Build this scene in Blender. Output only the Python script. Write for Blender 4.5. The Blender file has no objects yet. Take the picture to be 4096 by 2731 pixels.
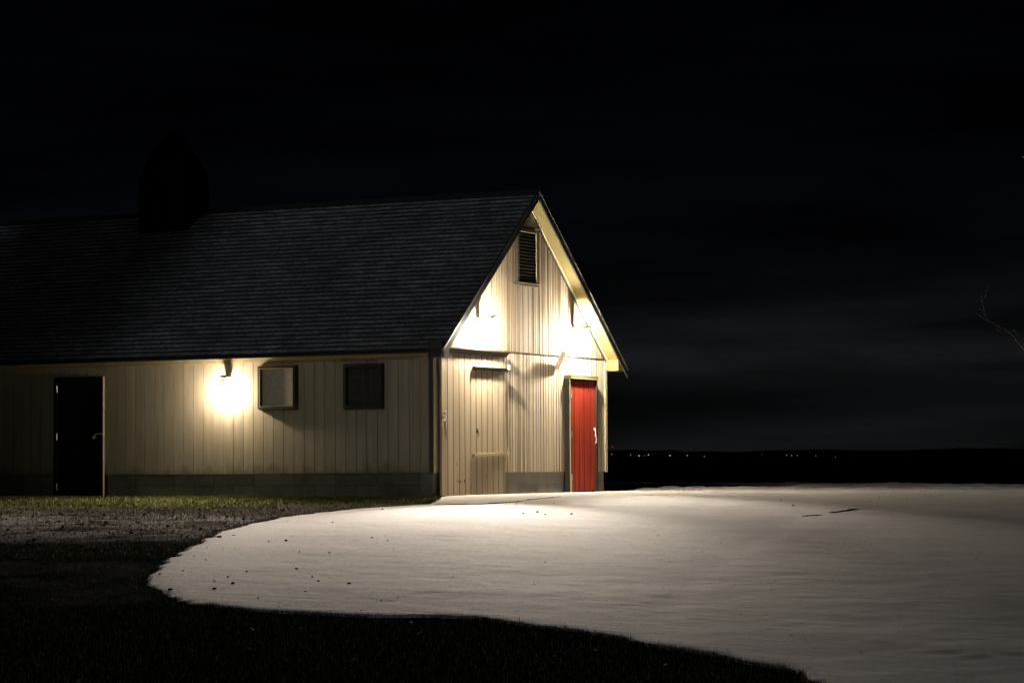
import bpy, bmesh, math, random
import numpy as np
from mathutils import Vector, Matrix, noise as mnoise
from mathutils.kdtree import KDTree

rnd = random.Random(7)
nrs = np.random.RandomState(11)
scene = bpy.context.scene
COL = scene.collection

# ------------------------------------------------------------------ camera
CAM = Vector((20.8566, -38.1793, 0.5325))
R_AX = Vector((0.89136, 0.45324, -0.00651))
U_AX = Vector((0.02784, -0.04041, 0.99880))
F_AX = Vector((-0.45244, 0.89047, 0.04863))
cd = bpy.data.cameras.new("camera")
cd.sensor_fit = 'HORIZONTAL'; cd.sensor_width = 36.0
cd.lens = 92.888
cd.clip_start = 0.1; cd.clip_end = 20000
cam = bpy.data.objects.new("camera", cd)
m = Matrix((R_AX, U_AX, -F_AX)).transposed().to_4x4()
m.translation = CAM
cam.matrix_world = m
COL.objects.link(cam)
scene.camera = cam
FH = (-0.45297, 0.89152)      # horizontal forward / right of the view, used to lay out the terrain
RH = (0.89152, 0.45297)

# ------------------------------------------------------------------ world, moon, exposure
def N(nt, kind, **kw):
    n = nt.nodes.new(kind)
    for k, v in kw.items():
        if k.startswith('i_'):
            n.inputs[k[2:].replace('_', ' ')].default_value = v
        else:
            setattr(n, k, v)
    return n

world = bpy.data.worlds.new("World"); scene.world = world; world.use_nodes = True
wt = world.node_tree; wt.nodes.clear()
wo = N(wt, 'ShaderNodeOutputWorld'); bg = N(wt, 'ShaderNodeBackground')
tc = N(wt, 'ShaderNodeTexCoord')
sep = N(wt, 'ShaderNodeSeparateXYZ'); wt.links.new(tc.outputs['Generated'], sep.inputs[0])
grad = N(wt, 'ShaderNodeValToRGB')
wt.links.new(sep.outputs['Z'], grad.inputs[0])
cr = grad.color_ramp
cr.elements[0].position = 0.0; cr.elements[0].color = (0.0058, 0.0062, 0.0064, 1)
cr.elements[1].position = 1.0; cr.elements[1].color = (0.0003, 0.0004, 0.0008, 1)
for pos, c in ((0.012, (0.0056, 0.0060, 0.0064)), (0.026, (0.0032, 0.0035, 0.0039)), (0.042, (0.0105, 0.0110, 0.0118)), (0.060, (0.0044, 0.0049, 0.0058)), (0.080, (0.0019, 0.0023, 0.0031)), (0.10, (0.0009, 0.0012, 0.0020)), (0.13, (0.0006, 0.0008, 0.0015)), (0.18, (0.0005, 0.0007, 0.0012))):
    e = cr.elements.new(pos); e.color = (*c, 1)
mp = N(wt, 'ShaderNodeMapping'); mp.inputs['Scale'].default_value = (5, 5, 46)
wt.links.new(tc.outputs['Generated'], mp.inputs[0])
nz = N(wt, 'ShaderNodeTexNoise'); nz.inputs['Scale'].default_value = 1.0; nz.inputs['Detail'].default_value = 4
wt.links.new(mp.outputs[0], nz.inputs['Vector'])
cl = N(wt, 'ShaderNodeMapRange'); cl.inputs['From Min'].default_value = 0.36; cl.inputs['From Max'].default_value = 0.66
cl.inputs['To Min'].default_value = 0.35; cl.inputs['To Max'].default_value = 1.35
wt.links.new(nz.outputs['Fac'], cl.inputs['Value'])
mul = N(wt, 'ShaderNodeMix', data_type='RGBA', blend_type='MULTIPLY'); mul.inputs[0].default_value = 1.0
wt.links.new(grad.outputs['Color'], mul.inputs[6]); wt.links.new(cl.outputs['Result'], mul.inputs[7])
wt.links.new(mul.outputs[2], bg.inputs['Color'])
bg.inputs['Strength'].default_value = 1.0
wt.links.new(bg.outputs[0], wo.inputs[0])

MOON_DIR = Vector((0.25, 0.90, -0.34)).normalized()     # light travels from behind the camera onto roof and wall
sun = bpy.data.lights.new("moon", 'SUN'); sun.energy = 0.18; sun.angle = math.radians(6); sun.color = (0.88, 0.93, 1.0)
so = bpy.data.objects.new("moon", sun); so.rotation_euler = MOON_DIR.to_track_quat('-Z', 'Y').to_euler(); so.location = (0, -30, 40)
COL.objects.link(so)

scene.view_settings.view_transform = 'Standard'
scene.view_settings.look = 'None'
scene.view_settings.exposure = 0.0
scene.view_settings.gamma = 1.0
scene.render.engine = 'CYCLES'
scene.cycles.use_denoising = True
scene.cycles.max_bounces = 6
scene.cycles.sample_clamp_indirect = 4.0

# ------------------------------------------------------------------ helpers
class MB:
    """collects boxes, bars and tubes into one mesh"""
    def __init__(s): s.v = []; s.f = []
    def add(s, vs, fs):
        o = len(s.v); s.v += [tuple(v) for v in vs]; s.f += [tuple(i + o for i in f) for f in fs]
    def box(s, x0, x1, y0, y1, z0, z1, b=0.0):
        if b <= 0:
            vs = [(x, y, z) for x in (x0, x1) for y in (y0, y1) for z in (z0, z1)]
            s.add(vs, [(0,1,3,2),(4,6,7,5),(0,4,5,1),(2,3,7,6),(0,2,6,4),(1,5,7,3)])
        else:
            bm = bmesh.new(); bmesh.ops.create_cube(bm, size=1)
            for v in bm.verts:
                v.co = Vector(((x0+x1)/2 + v.co.x*(x1-x0), (y0+y1)/2 + v.co.y*(y1-y0), (z0+z1)/2 + v.co.z*(z1-z0)))
            bmesh.ops.bevel(bm, geom=bm.edges[:], offset=b, segments=2, affect='EDGES', profile=0.6)
            s.bm(bm)
    def bm(s, bm):
        bm.verts.index_update()
        s.add([v.co[:] for v in bm.verts], [[v.index for v in f.verts] for f in bm.faces]); bm.free()
    def bar(s, a, b, w, h, up=(0,0,1)):
        a = Vector(a); b = Vector(b); d = (b-a).normalized(); up = Vector(up)
        r = d.cross(up).normalized(); u = r.cross(d)
        vs = [p + r*sx*w/2 + u*sz*h/2 for p in (a, b) for sx in (-1, 1) for sz in (-1, 1)]
        s.add(vs, [(0,1,3,2),(4,6,7,5),(0,4,5,1),(2,3,7,6),(0,2,6,4),(1,5,7,3)])
    def tube(s, pts, rad, n=8, cap=True):
        pts = [Vector(p) for p in pts]
        rads = rad if isinstance(rad, (list, tuple)) else [rad]*len(pts)
        rings = []
        ref = Vector((0, 0, 1))
        for i, p in enumerate(pts):
            d = (pts[min(i+1, len(pts)-1)] - pts[max(i-1, 0)]).normalized()
            if abs(d.dot(ref)) > 0.95: ref = Vector((1, 0, 0))
            a = d.cross(ref).normalized(); b = d.cross(a)
            rings.append([p + (a*math.cos(t*2*math.pi/n) + b*math.sin(t*2*math.pi/n))*rads[i] for t in range(n)])
        vs = [v for r in rings for v in r]; fs = []
        for i in range(len(pts)-1):
            for t in range(n):
                fs.append((i*n+t, i*n+(t+1) % n, (i+1)*n+(t+1) % n, (i+1)*n+t))
        if cap:
            fs.append(tuple(range(n))[::-1]); fs.append(tuple((len(pts)-1)*n+t for t in range(n)))
        s.add(vs, fs)
    def lathe(s, c, prof, n=20):
        vs = []; fs = []
        for r, z in prof:
            for t in range(n):
                vs.append((c[0]+r*math.cos(2*math.pi*t/n), c[1]+r*math.sin(2*math.pi*t/n), c[2]+z))
        for i in range(len(prof)-1):
            for t in range(n):
                fs.append((i*n+t, i*n+(t+1) % n, (i+1)*n+(t+1) % n, (i+1)*n+t))
        s.add(vs, fs)
    def build(s, name, mat, parent=None, smooth=False):
        me = bpy.data.meshes.new(name); me.from_pydata(s.v, [], s.f); me.validate(); me.update()
        bm = bmesh.new(); bm.from_mesh(me); bmesh.ops.recalc_face_normals(bm, faces=bm.faces[:]); bm.to_mesh(me); bm.free()
        o = bpy.data.objects.new(name, me); COL.objects.link(o)
        if mat: me.materials.append(mat)
        if smooth:
            for p in me.polygons: p.use_smooth = True
        if parent: o.parent = parent
        return o

def tag(o, label=None, cat=None, group=None, kind=None):
    if label: o['label'] = label
    if cat: o['category'] = cat
    if group: o['group'] = group
    if kind: o['kind'] = kind
    return o

def empty(name, loc=(0, 0, 0)):
    o = bpy.data.objects.new(name, None); o.location = loc; o.empty_display_size = 0.3; COL.objects.link(o); return o

def mesh_np(name, verts, faces, mat, parent=None, smooth=False):
    """verts (n,3), faces (m,k) of one size"""
    me = bpy.data.meshes.new(name); k = faces.shape[1]
    me.vertices.add(len(verts)); me.vertices.foreach_set('co', np.ascontiguousarray(verts, dtype=np.float32).ravel())
    me.loops.add(faces.size); me.loops.foreach_set('vertex_index', np.ascontiguousarray(faces, dtype=np.int32).ravel())
    me.polygons.add(len(faces))
    me.polygons.foreach_set('loop_start', np.arange(0, faces.size, k, dtype=np.int32))
    me.polygons.foreach_set('loop_total', np.full(len(faces), k, dtype=np.int32))
    me.update(calc_edges=True)
    if smooth: me.polygons.foreach_set('use_smooth', np.ones(len(faces), dtype=bool))
    o = bpy.data.objects.new(name, me); COL.objects.link(o); me.materials.append(mat)
    if parent: o.parent = parent
    return o

# ------------------------------------------------------------------ materials
def new_mat(name, rough=0.7, spec=0.3):
    mt = bpy.data.materials.new(name); mt.use_nodes = True
    b = mt.node_tree.nodes['Principled BSDF']
    b.inputs['Roughness'].default_value = rough
    b.inputs['Specular IOR Level'].default_value = spec
    return mt, mt.node_tree, b

def coords(nt, scale=(1, 1, 1), which='Object'):
    t = N(nt, 'ShaderNodeTexCoord'); mpn = N(nt, 'ShaderNodeMapping'); mpn.inputs['Scale'].default_value = scale
    nt.links.new(t.outputs[which], mpn.inputs[0]); return mpn.outputs[0]

def noise(nt, vec, scale, detail=4, rough=0.6, dist=0.0):
    n = N(nt, 'ShaderNodeTexNoise'); n.inputs['Scale'].default_value = scale; n.inputs['Detail'].default_value = detail
    n.inputs['Roughness'].default_value = rough; n.inputs['Distortion'].default_value = dist
    nt.links.new(vec, n.inputs['Vector']); return n.outputs['Fac']

def ramp(nt, fac, stops):
    r = N(nt, 'ShaderNodeValToRGB'); nt.links.new(fac, r.inputs[0])
    e = r.color_ramp.elements
    e[0].position = stops[0][0]; e[0].color = (*stops[0][1], 1); e[1].position = stops[-1][0]; e[1].color = (*stops[-1][1], 1)
    for p, c in stops[1:-1]:
        q = e.new(p); q.color = (*c, 1)
    return r.outputs['Color']

def mix(nt, fac, a, b, blend='MIX'):
    mx = N(nt, 'ShaderNodeMix', data_type='RGBA', blend_type=blend)
    for sock, val in ((0, fac), (6, a), (7, b)):
        if isinstance(val, (int, float)): mx.inputs[sock].default_value = val
        elif isinstance(val, tuple): mx.inputs[sock].default_value = (*val, 1)
        else: nt.links.new(val, mx.inputs[sock])
    return mx.outputs[2]

def mrange(nt, val, a, b, c=0.0, d=1.0):
    r = N(nt, 'ShaderNodeMapRange'); nt.links.new(val, r.inputs['Value'])
    r.inputs['From Min'].default_value = a; r.inputs['From Max'].default_value = b
    r.inputs['To Min'].default_value = c; r.inputs['To Max'].default_value = d
    return r.outputs['Result']

def math2(nt, op, a, b=None):
    n = N(nt, 'ShaderNodeMath', operation=op)
    for i, v in enumerate((a, b)):
        if v is None: continue
        if isinstance(v, (int, float)): n.inputs[i].default_value = v
        else: nt.links.new(v, n.inputs[i])
    return n.outputs[0]

def bump(nt, b, height, strength=0.4, dist=0.01):
    n = N(nt, 'ShaderNodeBump'); n.inputs['Strength'].default_value = strength; n.inputs['Distance'].default_value = dist
    nt.links.new(height, n.inputs['Height']); nt.links.new(n.outputs[0], b.inputs['Normal'])

def wood_paint(name, base, dark, streak=(30, 30, 0.6), rough=0.75, bstr=0.5, stain=0.35, grain=160):
    mt, nt, b = new_mat(name, rough, 0.25)
    v1 = coords(nt, streak); fine = noise(nt, v1, 1.0, 5, 0.65)
    v2 = coords(nt, (1, 1, 1)); big = noise(nt, v2, 1.3, 4, 0.6)
    v3 = coords(nt, (grain, grain, 3.0)); gr = noise(nt, v3, 1.0, 3, 0.7)
    c = mix(nt, mrange(nt, fine, 0.35, 0.72), base, dark)
    lift = tuple(x*0.72 for x in base)
    c = mix(nt, mrange(nt, big, 0.38, 0.75, 0, stain), c, lift)
    c = mix(nt, mrange(nt, gr, 0.5, 0.8, 0, 0.35), c, tuple(x*0.6 for x in dark))
    nt.links.new(c, b.inputs['Base Color'])
    h = math2(nt, 'ADD', math2(nt, 'MULTIPLY', fine, 0.6), math2(nt, 'MULTIPLY', gr, 0.6))
    bump(nt, b, h, bstr, 0.006)
    return mt

def plain(name, col, rough=0.6, metal=0.0, var=0.25, scale=8.0, bstr=0.15, spec=0.3):
    mt, nt, b = new_mat(name, rough, spec); b.inputs['Metallic'].default_value = metal
    v = coords(nt); n = noise(nt, v, scale, 5, 0.65)
    c = mix(nt, mrange(nt, n, 0.3, 0.75), col, tuple(x*(1-var) for x in col))
    nt.links.new(c, b.inputs['Base Color']); bump(nt, b, noise(nt, v, scale*9, 3), bstr, 0.004)
    return mt

def side_mat(name, base, dark, streak=(9, 9, 0.5), rough=0.8, bstr=0.35, stain=0.3, grain=120):
    mt = wood_paint(name, base, dark, streak, rough, bstr, stain, grain); nt = mt.node_tree; b = nt.nodes['Principled BSDF']
    src = b.inputs['Base Color'].links[0].from_socket
    t = N(nt, 'ShaderNodeTexCoord'); sp = N(nt, 'ShaderNodeSeparateXYZ'); nt.links.new(t.outputs['Object'], sp.inputs[0])
    cell = math2(nt, 'FLOOR', math2(nt, 'DIVIDE', math2(nt, 'ADD', sp.outputs['X'], 0.2506), 0.2032))
    wn = N(nt, 'ShaderNodeTexWhiteNoise', noise_dimensions='1D'); nt.links.new(cell, wn.inputs['W'])
    c = mix(nt, mrange(nt, wn.outputs['Value'], 0, 1, 0, 0.30), src, tuple(x*0.6 for x in base))
    drip = noise(nt, coords(nt, (7, 7, 0.35)), 1.0, 5, 0.7)
    c = mix(nt, mrange(nt, drip, 0.56, 0.74, 0, 0.55), c, (0.13, 0.12, 0.095))
    scuff = noise(nt, coords(nt, (2.0, 2.0, 14)), 1.0, 5, 0.7)
    c = mix(nt, mrange(nt, scuff, 0.60, 0.74, 0, 0.45), c, (0.20, 0.185, 0.15))
    # dirt splashed up from the ground in uneven tongues
    hgt = math2(nt, 'SUBTRACT', math2(nt, 'MULTIPLY', noise(nt, coords(nt, (3, 3, 1)), 1.0, 5, 0.7), 1.3), math2(nt, 'MULTIPLY', math2(nt, 'SUBTRACT', sp.outputs['Z'], 0.5), 1.6))
    c = mix(nt, mrange(nt, hgt, 0.42, 0.68, 0, 0.6), c, (0.11, 0.10, 0.075))
    nt.links.new(c, b.inputs['Base Color']); return mt

M = {}
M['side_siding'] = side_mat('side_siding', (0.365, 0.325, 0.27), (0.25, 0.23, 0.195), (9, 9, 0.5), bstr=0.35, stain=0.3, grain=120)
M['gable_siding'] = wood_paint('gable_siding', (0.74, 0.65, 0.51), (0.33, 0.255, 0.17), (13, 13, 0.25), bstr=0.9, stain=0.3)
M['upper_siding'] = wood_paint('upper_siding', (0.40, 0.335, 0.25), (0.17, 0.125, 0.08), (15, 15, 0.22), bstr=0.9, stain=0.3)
M['door_boards'] = wood_paint('door_boards', (0.56, 0.465, 0.33), (0.34, 0.265, 0.18), (14, 14, 0.5), bstr=0.8, stain=0.45)
M['pale_trim'] = plain('pale_trim', (0.50, 0.44, 0.27), 0.55, var=0.18, scale=5)
M['soffit_paint'] = plain('soffit_paint', (0.20, 0.165, 0.062), 0.6, var=0.2, scale=3)
M['dark_trim'] = plain('dark_trim', (0.040, 0.042, 0.040), 0.5, var=0.4, scale=6)
M['weathered_trim'] = wood_paint('weathered_trim', (0.42, 0.36, 0.26), (0.22, 0.18, 0.13), (40, 40, 0.7), bstr=0.7)
M['black_door'] = plain('black_door', (0.008, 0.008, 0.009), 0.7, var=0.3, scale=4, spec=0.1)
M['red_door'] = wood_paint('red_door', (0.44, 0.046, 0.020), (0.12, 0.011, 0.006), (13, 13, 0.4), rough=0.6, bstr=0.6, stain=0.8)
M['red_groove'] = plain('red_groove', (0.10, 0.008, 0.005), 0.8)
M['metal'] = plain('metal', (0.55, 0.55, 0.53), 0.35, 0.9, var=0.3, scale=20)
M['white_metal'] = plain('white_metal', (0.78, 0.77, 0.74), 0.4, 0.0, var=0.15, scale=20)
M['lamp_metal'] = plain('lamp_metal', (0.42, 0.36, 0.27), 0.6, 0.0, var=0.2, scale=20)
M['rope'] = plain('rope', (0.35, 0.30, 0.24), 0.9, var=0.4, scale=40)
M['dark_hole'] = plain('dark_hole', (0.008, 0.006, 0.005), 0.95, var=0.2)
M['pebble'] = plain('pebble', (0.035, 0.028, 0.02), 0.9, var=0.5, scale=30)
M['bark'] = plain('bark', (0.26, 0.245, 0.225), 0.9, var=0.5, scale=14, bstr=0.6)

def block_mat():
    mt, nt, b = new_mat('concrete_block', 0.9, 0.2)
    v = coords(nt); n = noise(nt, v, 3.0, 5, 0.65); n2 = noise(nt, v, 70, 3, 0.7)
    oi = N(nt, 'ShaderNodeAttribute', attribute_name='tone')
    c = mix(nt, mrange(nt, n, 0.3, 0.75), (0.22, 0.21, 0.185), (0.12, 0.118, 0.10))
    c = mix(nt, mrange(nt, noise(nt, v, 1.7, 3), 0.55, 0.75, 0, 0.4), c, (0.15, 0.14, 0.05))
    c = mix(nt, 1.0, c, oi.outputs['Color'], 'MULTIPLY')
    nt.links.new(c, b.inputs['Base Color']); bump(nt, b, math2(nt, 'ADD', n2, n), 0.5, 0.006)
    return mt
M['block'] = block_mat()

def shingle_mat():
    mt, nt, b = new_mat('shingle', 0.85, 0.25)
    t = N(nt, 'ShaderNodeTexCoord'); s = N(nt, 'ShaderNodeSeparateXYZ'); nt.links.new(t.outputs['Object'], s.inputs[0])
    cmb = N(nt, 'ShaderNodeCombineXYZ')
    nt.links.new(s.outputs['X'], cmb.inputs[0]); nt.links.new(math2(nt, 'MULTIPLY', s.outputs['Z'], 3.0), cmb.inputs[1])
    v = coords(nt)
    # frost-pale band per course, darkened at the butt edge as painted-in shadow
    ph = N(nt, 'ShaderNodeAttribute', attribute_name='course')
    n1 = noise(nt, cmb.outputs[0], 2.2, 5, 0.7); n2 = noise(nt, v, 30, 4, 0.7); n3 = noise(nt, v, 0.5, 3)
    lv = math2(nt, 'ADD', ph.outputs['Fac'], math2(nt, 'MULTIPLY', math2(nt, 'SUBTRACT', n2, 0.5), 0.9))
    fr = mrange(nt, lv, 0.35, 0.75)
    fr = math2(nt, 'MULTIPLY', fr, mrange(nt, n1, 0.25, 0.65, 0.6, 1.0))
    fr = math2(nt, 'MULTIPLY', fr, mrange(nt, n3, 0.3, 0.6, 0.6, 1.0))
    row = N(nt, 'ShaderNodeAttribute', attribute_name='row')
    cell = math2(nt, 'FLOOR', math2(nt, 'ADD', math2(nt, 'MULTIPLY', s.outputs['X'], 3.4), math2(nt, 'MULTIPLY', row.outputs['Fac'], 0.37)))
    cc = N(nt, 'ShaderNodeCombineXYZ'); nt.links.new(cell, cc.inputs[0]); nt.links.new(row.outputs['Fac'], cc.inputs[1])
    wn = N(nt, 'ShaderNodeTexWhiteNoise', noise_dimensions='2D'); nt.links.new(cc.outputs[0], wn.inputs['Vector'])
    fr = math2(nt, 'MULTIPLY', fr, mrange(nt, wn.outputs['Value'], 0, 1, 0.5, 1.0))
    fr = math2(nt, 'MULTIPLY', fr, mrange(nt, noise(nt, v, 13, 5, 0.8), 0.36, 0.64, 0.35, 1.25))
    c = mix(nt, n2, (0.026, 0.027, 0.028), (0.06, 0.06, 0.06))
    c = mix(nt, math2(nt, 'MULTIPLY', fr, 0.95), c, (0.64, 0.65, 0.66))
    nt.links.new(c, b.inputs['Base Color']); bump(nt, b, n2, 0.5, 0.005)
    return mt
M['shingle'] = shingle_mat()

def snow_mat():
    mt, nt, b = new_mat('snow', 0.85, 0.12)
    t = N(nt, 'ShaderNodeTexCoord'); rot = N(nt, 'ShaderNodeMapping'); rot.inputs['Rotation'].default_value = (0, 0, -0.47); rot.inputs['Scale'].default_value = (0.55, 1.6, 1)
    nt.links.new(t.outputs['Object'], rot.inputs[0]); vr = rot.outputs[0]; v = coords(nt)
    n1 = noise(nt, vr, 0.6, 5, 0.6); n2 = noise(nt, vr, 5, 6, 0.75); n3 = noise(nt, v, 55, 4, 0.75); n4 = noise(nt, vr, 1.7, 6, 0.7, 0.6)
    c = mix(nt, mrange(nt, n1, 0.3, 0.7), (0.82, 0.775, 0.745), (0.68, 0.64, 0.62))
    c = mix(nt, mrange(nt, n4, 0.54, 0.70, 0, 0.40), c, (0.45, 0.41, 0.38))
    c = mix(nt, mrange(nt, n2, 0.60, 0.76, 0, 0.35), c, (0.36, 0.32, 0.29))
    c = mix(nt, mrange(nt, n3, 0.50, 0.72, 0, 0.45), c, (0.32, 0.29, 0.265))
    n5 = noise(nt, v, 17, 4, 0.8)
    c = mix(nt, mrange(nt, n5, 0.52, 0.72, 0, 0.40), c, (0.40, 0.365, 0.335))
    nt.links.new(c, b.inputs['Base Color'])
    h = math2(nt, 'ADD', math2(nt, 'MULTIPLY', n2, 1.0), math2(nt, 'MULTIPLY', n3, 0.35))
    bump(nt, b, math2(nt, 'ADD', h, math2(nt, 'MULTIPLY', n4, 1.5)), 0.6, 0.03)
    return mt
M['snow'] = snow_mat()

def ground_mat():
    mt, nt, b = new_mat('ground_soil', 1.0, 0.0)
    v = coords(nt); fr = N(nt, 'ShaderNodeAttribute', attribute_name='frost'); gn = N(nt, 'ShaderNodeAttribute', attribute_name='green')
    n1 = noise(nt, v, 1.6, 6, 0.7); n2 = noise(nt, v, 14, 5, 0.75); n3 = noise(nt, v, 50, 3)
    c = mix(nt, n2, (0.007, 0.006, 0.004), (0.018, 0.015, 0.010))
    c = mix(nt, gn.outputs['Fac'], c, mix(nt, n2, (0.05, 0.062, 0.012), (0.12, 0.135, 0.032)))
    k = math2(nt, 'MULTIPLY', fr.outputs['Fac'], mrange(nt, math2(nt, 'ADD', math2(nt, 'MULTIPLY', n1, 0.6), math2(nt, 'MULTIPLY', n2, 0.5)), 0.45, 0.60))
    c = mix(nt, k, c, (0.60, 0.56, 0.52))
    nt.links.new(c, b.inputs['Base Color']); bump(nt, b, math2(nt, 'ADD', n2, math2(nt, 'MULTIPLY', n3, 0.5)), 0.8, 0.03)
    return mt
M['ground'] = ground_mat()

def grass_mat():
    mt, nt, b = new_mat('grass_blade', 0.9, 0.02)
    a = N(nt, 'ShaderNodeAttribute', attribute_name='tint'); nt.links.new(a.outputs['Color'], b.inputs['Base Color'])
    return mt
M['grass'] = grass_mat()

def water_mat():
    mt, nt, b = new_mat('lake_water', 0.12, 0.5); b.inputs['Base Color'].default_value = (0.002, 0.003, 0.004, 1)
    v = coords(nt, (0.2, 0.2, 0.2)); bump(nt, b, noise(nt, v, 1.0, 3), 0.15, 0.3)
    return mt
M['water'] = water_mat()
M['hill'] = plain('hill', (0.004, 0.004, 0.004), 1.0, var=0.3, scale=0.01, bstr=0, spec=0.0)

def emit(name, col, strength):
    mt = bpy.data.materials.new(name); mt.use_nodes = True; nt = mt.node_tree; nt.nodes.clear()
    o = N(nt, 'ShaderNodeOutputMaterial'); e = N(nt, 'ShaderNodeEmission'); e.inputs[0].default_value = (*col, 1); e.inputs[1].default_value = strength
    nt.links.new(e.outputs[0], o.inputs[0]); return mt
M['gable_glow'] = emit('gable_glow', (1.0, 0.87, 0.67), 8400.0)
M['side_glow'] = emit('side_glow', (1.0, 0.79, 0.51), 2350.0)
M['far_white'] = emit('far_white', (0.80, 0.95, 0.98), 0.35)
M['far_yellow'] = emit('far_yellow', (1.0, 0.97, 0.6), 0.5)
M['far_red'] = emit('far_red', (1.0, 0.03, 0.08), 0.6)

def dirty_pane():
    mt, nt, b = new_mat('dusty_pane', 0.5, 0.4)
    v = coords(nt, (9, 1, 30)); n = noise(nt, v, 1.0, 5, 0.7); n2 = noise(nt, coords(nt), 22, 5, 0.75)
    c = mix(nt, mrange(nt, math2(nt, 'MULTIPLY', math2(nt, 'ADD', n, n2), 0.5), 0.35, 0.65), (0.44, 0.41, 0.375), (0.25, 0.235, 0.215)); nt.links.new(c, b.inputs['Base Color'])
    bump(nt, b, math2(nt, 'ADD', n, n2), 0.6, 0.004); return mt
M['dusty_pane'] = dirty_pane()
M['dark_pane'] = plain('dark_pane', (0.022, 0.020, 0.018), 0.35, var=0.6, scale=3, bstr=0.02, spec=0.5)
M['muntin'] = plain('muntin', (0.085, 0.083, 0.08), 0.6)
M['window_frame'] = plain('window_frame', (0.045, 0.045, 0.034), 0.6, var=0.4)
M['black_frame'] = plain('black_frame', (0.018, 0.018, 0.017), 0.6)
M['lintel_paint'] = plain('lintel_paint', (0.17, 0.145, 0.06), 0.6, var=0.5, scale=9)
M['frieze'] = plain('frieze', (0.34, 0.31, 0.21), 0.6)
M['groove'] = plain('groove', (0.105, 0.075, 0.045), 0.9, var=0.4, scale=3)
M['hood'] = plain('hood', (0.035, 0.030, 0.024), 0.7, var=0.4, scale=6)
M['peak'] = wood_paint('peak', (0.24, 0.22, 0.19), (0.15, 0.14, 0.12), (20, 20, 0.6), bstr=0.4)
M['louver'] = plain('louver', (0.035, 0.033, 0.026), 0.6, var=0.3)

# ------------------------------------------------------------------ ground
GV = [-40, 8, 16, 20, 24, 30, 38, 42, 44, 50, 60, 68, 80, 110, 150]
GZ = [-1.95, -1.85, -1.42, -1.02, -.64, -.33, -.07, .08, .10, .10, .195, .195, -.5, -7, -14]
_gv = np.arange(-60, 180, 0.1)
_g0 = np.interp(_gv, GV, GZ)
_k = np.exp(-0.5*(np.arange(-60, 61)/20.0)**2); _k /= _k.sum()
_gs = np.convolve(np.pad(_g0, 60, mode='edge'), _k, mode='valid')
_w = np.clip((44-_gv)/4, 0, 1)
_gz = _g0*(1-_w) + _gs*_w
def ground_z(u, v):
    return np.interp(v, _gv, _gz) - 0.0105*np.maximum(u, 0)*np.clip((v-44)/16, 0, 1)
def uv_xy(u, v):
    return CAM.x + u*RH[0] + v*FH[0], CAM.y + u*RH[1] + v*FH[1]
def xy_uv(x, y):
    dx = x - CAM.x; dy = y - CAM.y
    return dx*RH[0] + dy*RH[1], dx*FH[0] + dy*FH[1]
def gz(x, y):
    u, v = xy_uv(x, y); return float(ground_z(u, v))

def vnoise(x, y, seed=0):
    """cheap smooth value noise on arrays"""
    xi = np.floor(x).astype(np.int64); yi = np.floor(y).astype(np.int64); xf = x-xi; yf = y-yi
    def h(a, b):
        n = (a*374761393 + b*668265263 + seed*1442695041) & 0x7fffffff
        n = ((n ^ (n >> 13))*1274126177) & 0x7fffffff
        return ((n ^ (n >> 16)) & 0xffff)/65535.0
    sx = xf*xf*(3-2*xf); sy = yf*yf*(3-2*yf)
    return (h(xi, yi)*(1-sx)+h(xi+1, yi)*sx)*(1-sy) + (h(xi, yi+1)*(1-sx)+h(xi+1, yi+1)*sx)*sy
def fbm(x, y, o=4, seed=0):
    t = 0; a = 0.5
    for i in range(o):
        c, s_ = math.cos(0.6+1.1*i), math.sin(0.6+1.1*i)
        t = t + a*vnoise((x*c-y*s_)*2**i+17.3*i, (x*s_+y*c)*2**i+5.1*i, seed+i); a *= 0.5
    return t

# edge of the snow in the terrain's own (v, u) metres
EDGE = [(17.68, 2.52), (19.68, 2.22), (20.25, 2.06), (20.65, 1.76), (21.03, 1.45), (21.35, 1.12), (21.88, 0.79), (22.24, 0.44), (22.67, -0.04), (23.0, -0.3), (23.11, -0.68), (23.13, -1.25), (23.36, -1.84), (23.53, -2.24), (23.76, -2.57), (24.08, -2.89), (24.53, -3.14), (25.25, -3.44), (26.28, -3.63), (27.23, -3.69), (28.59, -3.71), (30.54, -3.71), (33.03, -3.69), (35.04, -3.51), (36.68, -3.25), (37.59, -2.96), (39.0, -2.43), (39.84, -1.82), (40.47, -1.29), (41.64, -1.2), (43.3, -1.15), (44.5, -1.3), (49.5, 0.6), (52, 0.0), (80, -3)]
EV = [e[0] for e in EDGE]; EU = [e[1] for e in EDGE]
def edge_u(v):
    v = np.asarray(v, float)
    return np.interp(v, EV, EU) + 0.20*(fbm(v*2.2, v*0+3, 4, 5)-0.47) + 0.13*(fbm(v*11, v*0+9, 3, 8)-0.44)

def grid(us, vs):
    U, Vv = np.meshgrid(us, vs); return U, Vv
def grid_faces(nr, nc):
    i = np.arange(nr-1)[:, None]*nc + np.arange(nc-1)[None, :]
    return np.stack([i, i+1, i+nc+1, i+nc], -1).reshape(-1, 4)

vs = np.concatenate([np.arange(-40, 12, 2.0), np.arange(12, 52, 0.2), np.arange(52, 80, 0.7), np.arange(80, 170, 6)])
us = np.concatenate([np.arange(-160, -14, 8.0), np.arange(-14, 14, 0.2), np.arange(14, 170, 8)])
U, Vv = grid(us, vs)
Zg = ground_z(U, Vv) + 0.016*(fbm(U*0.9, Vv*0.9, 4, 21)-0.47)*np.clip((44-Vv)/3, 0.15, 1)
X, Y = uv_xy(U, Vv)
ground = mesh_np('ground', np.stack([X, Y, Zg], -1).reshape(-1, 3), grid_faces(len(vs), len(us)), M['ground'], smooth=True)
tag(ground, kind='structure')
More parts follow.
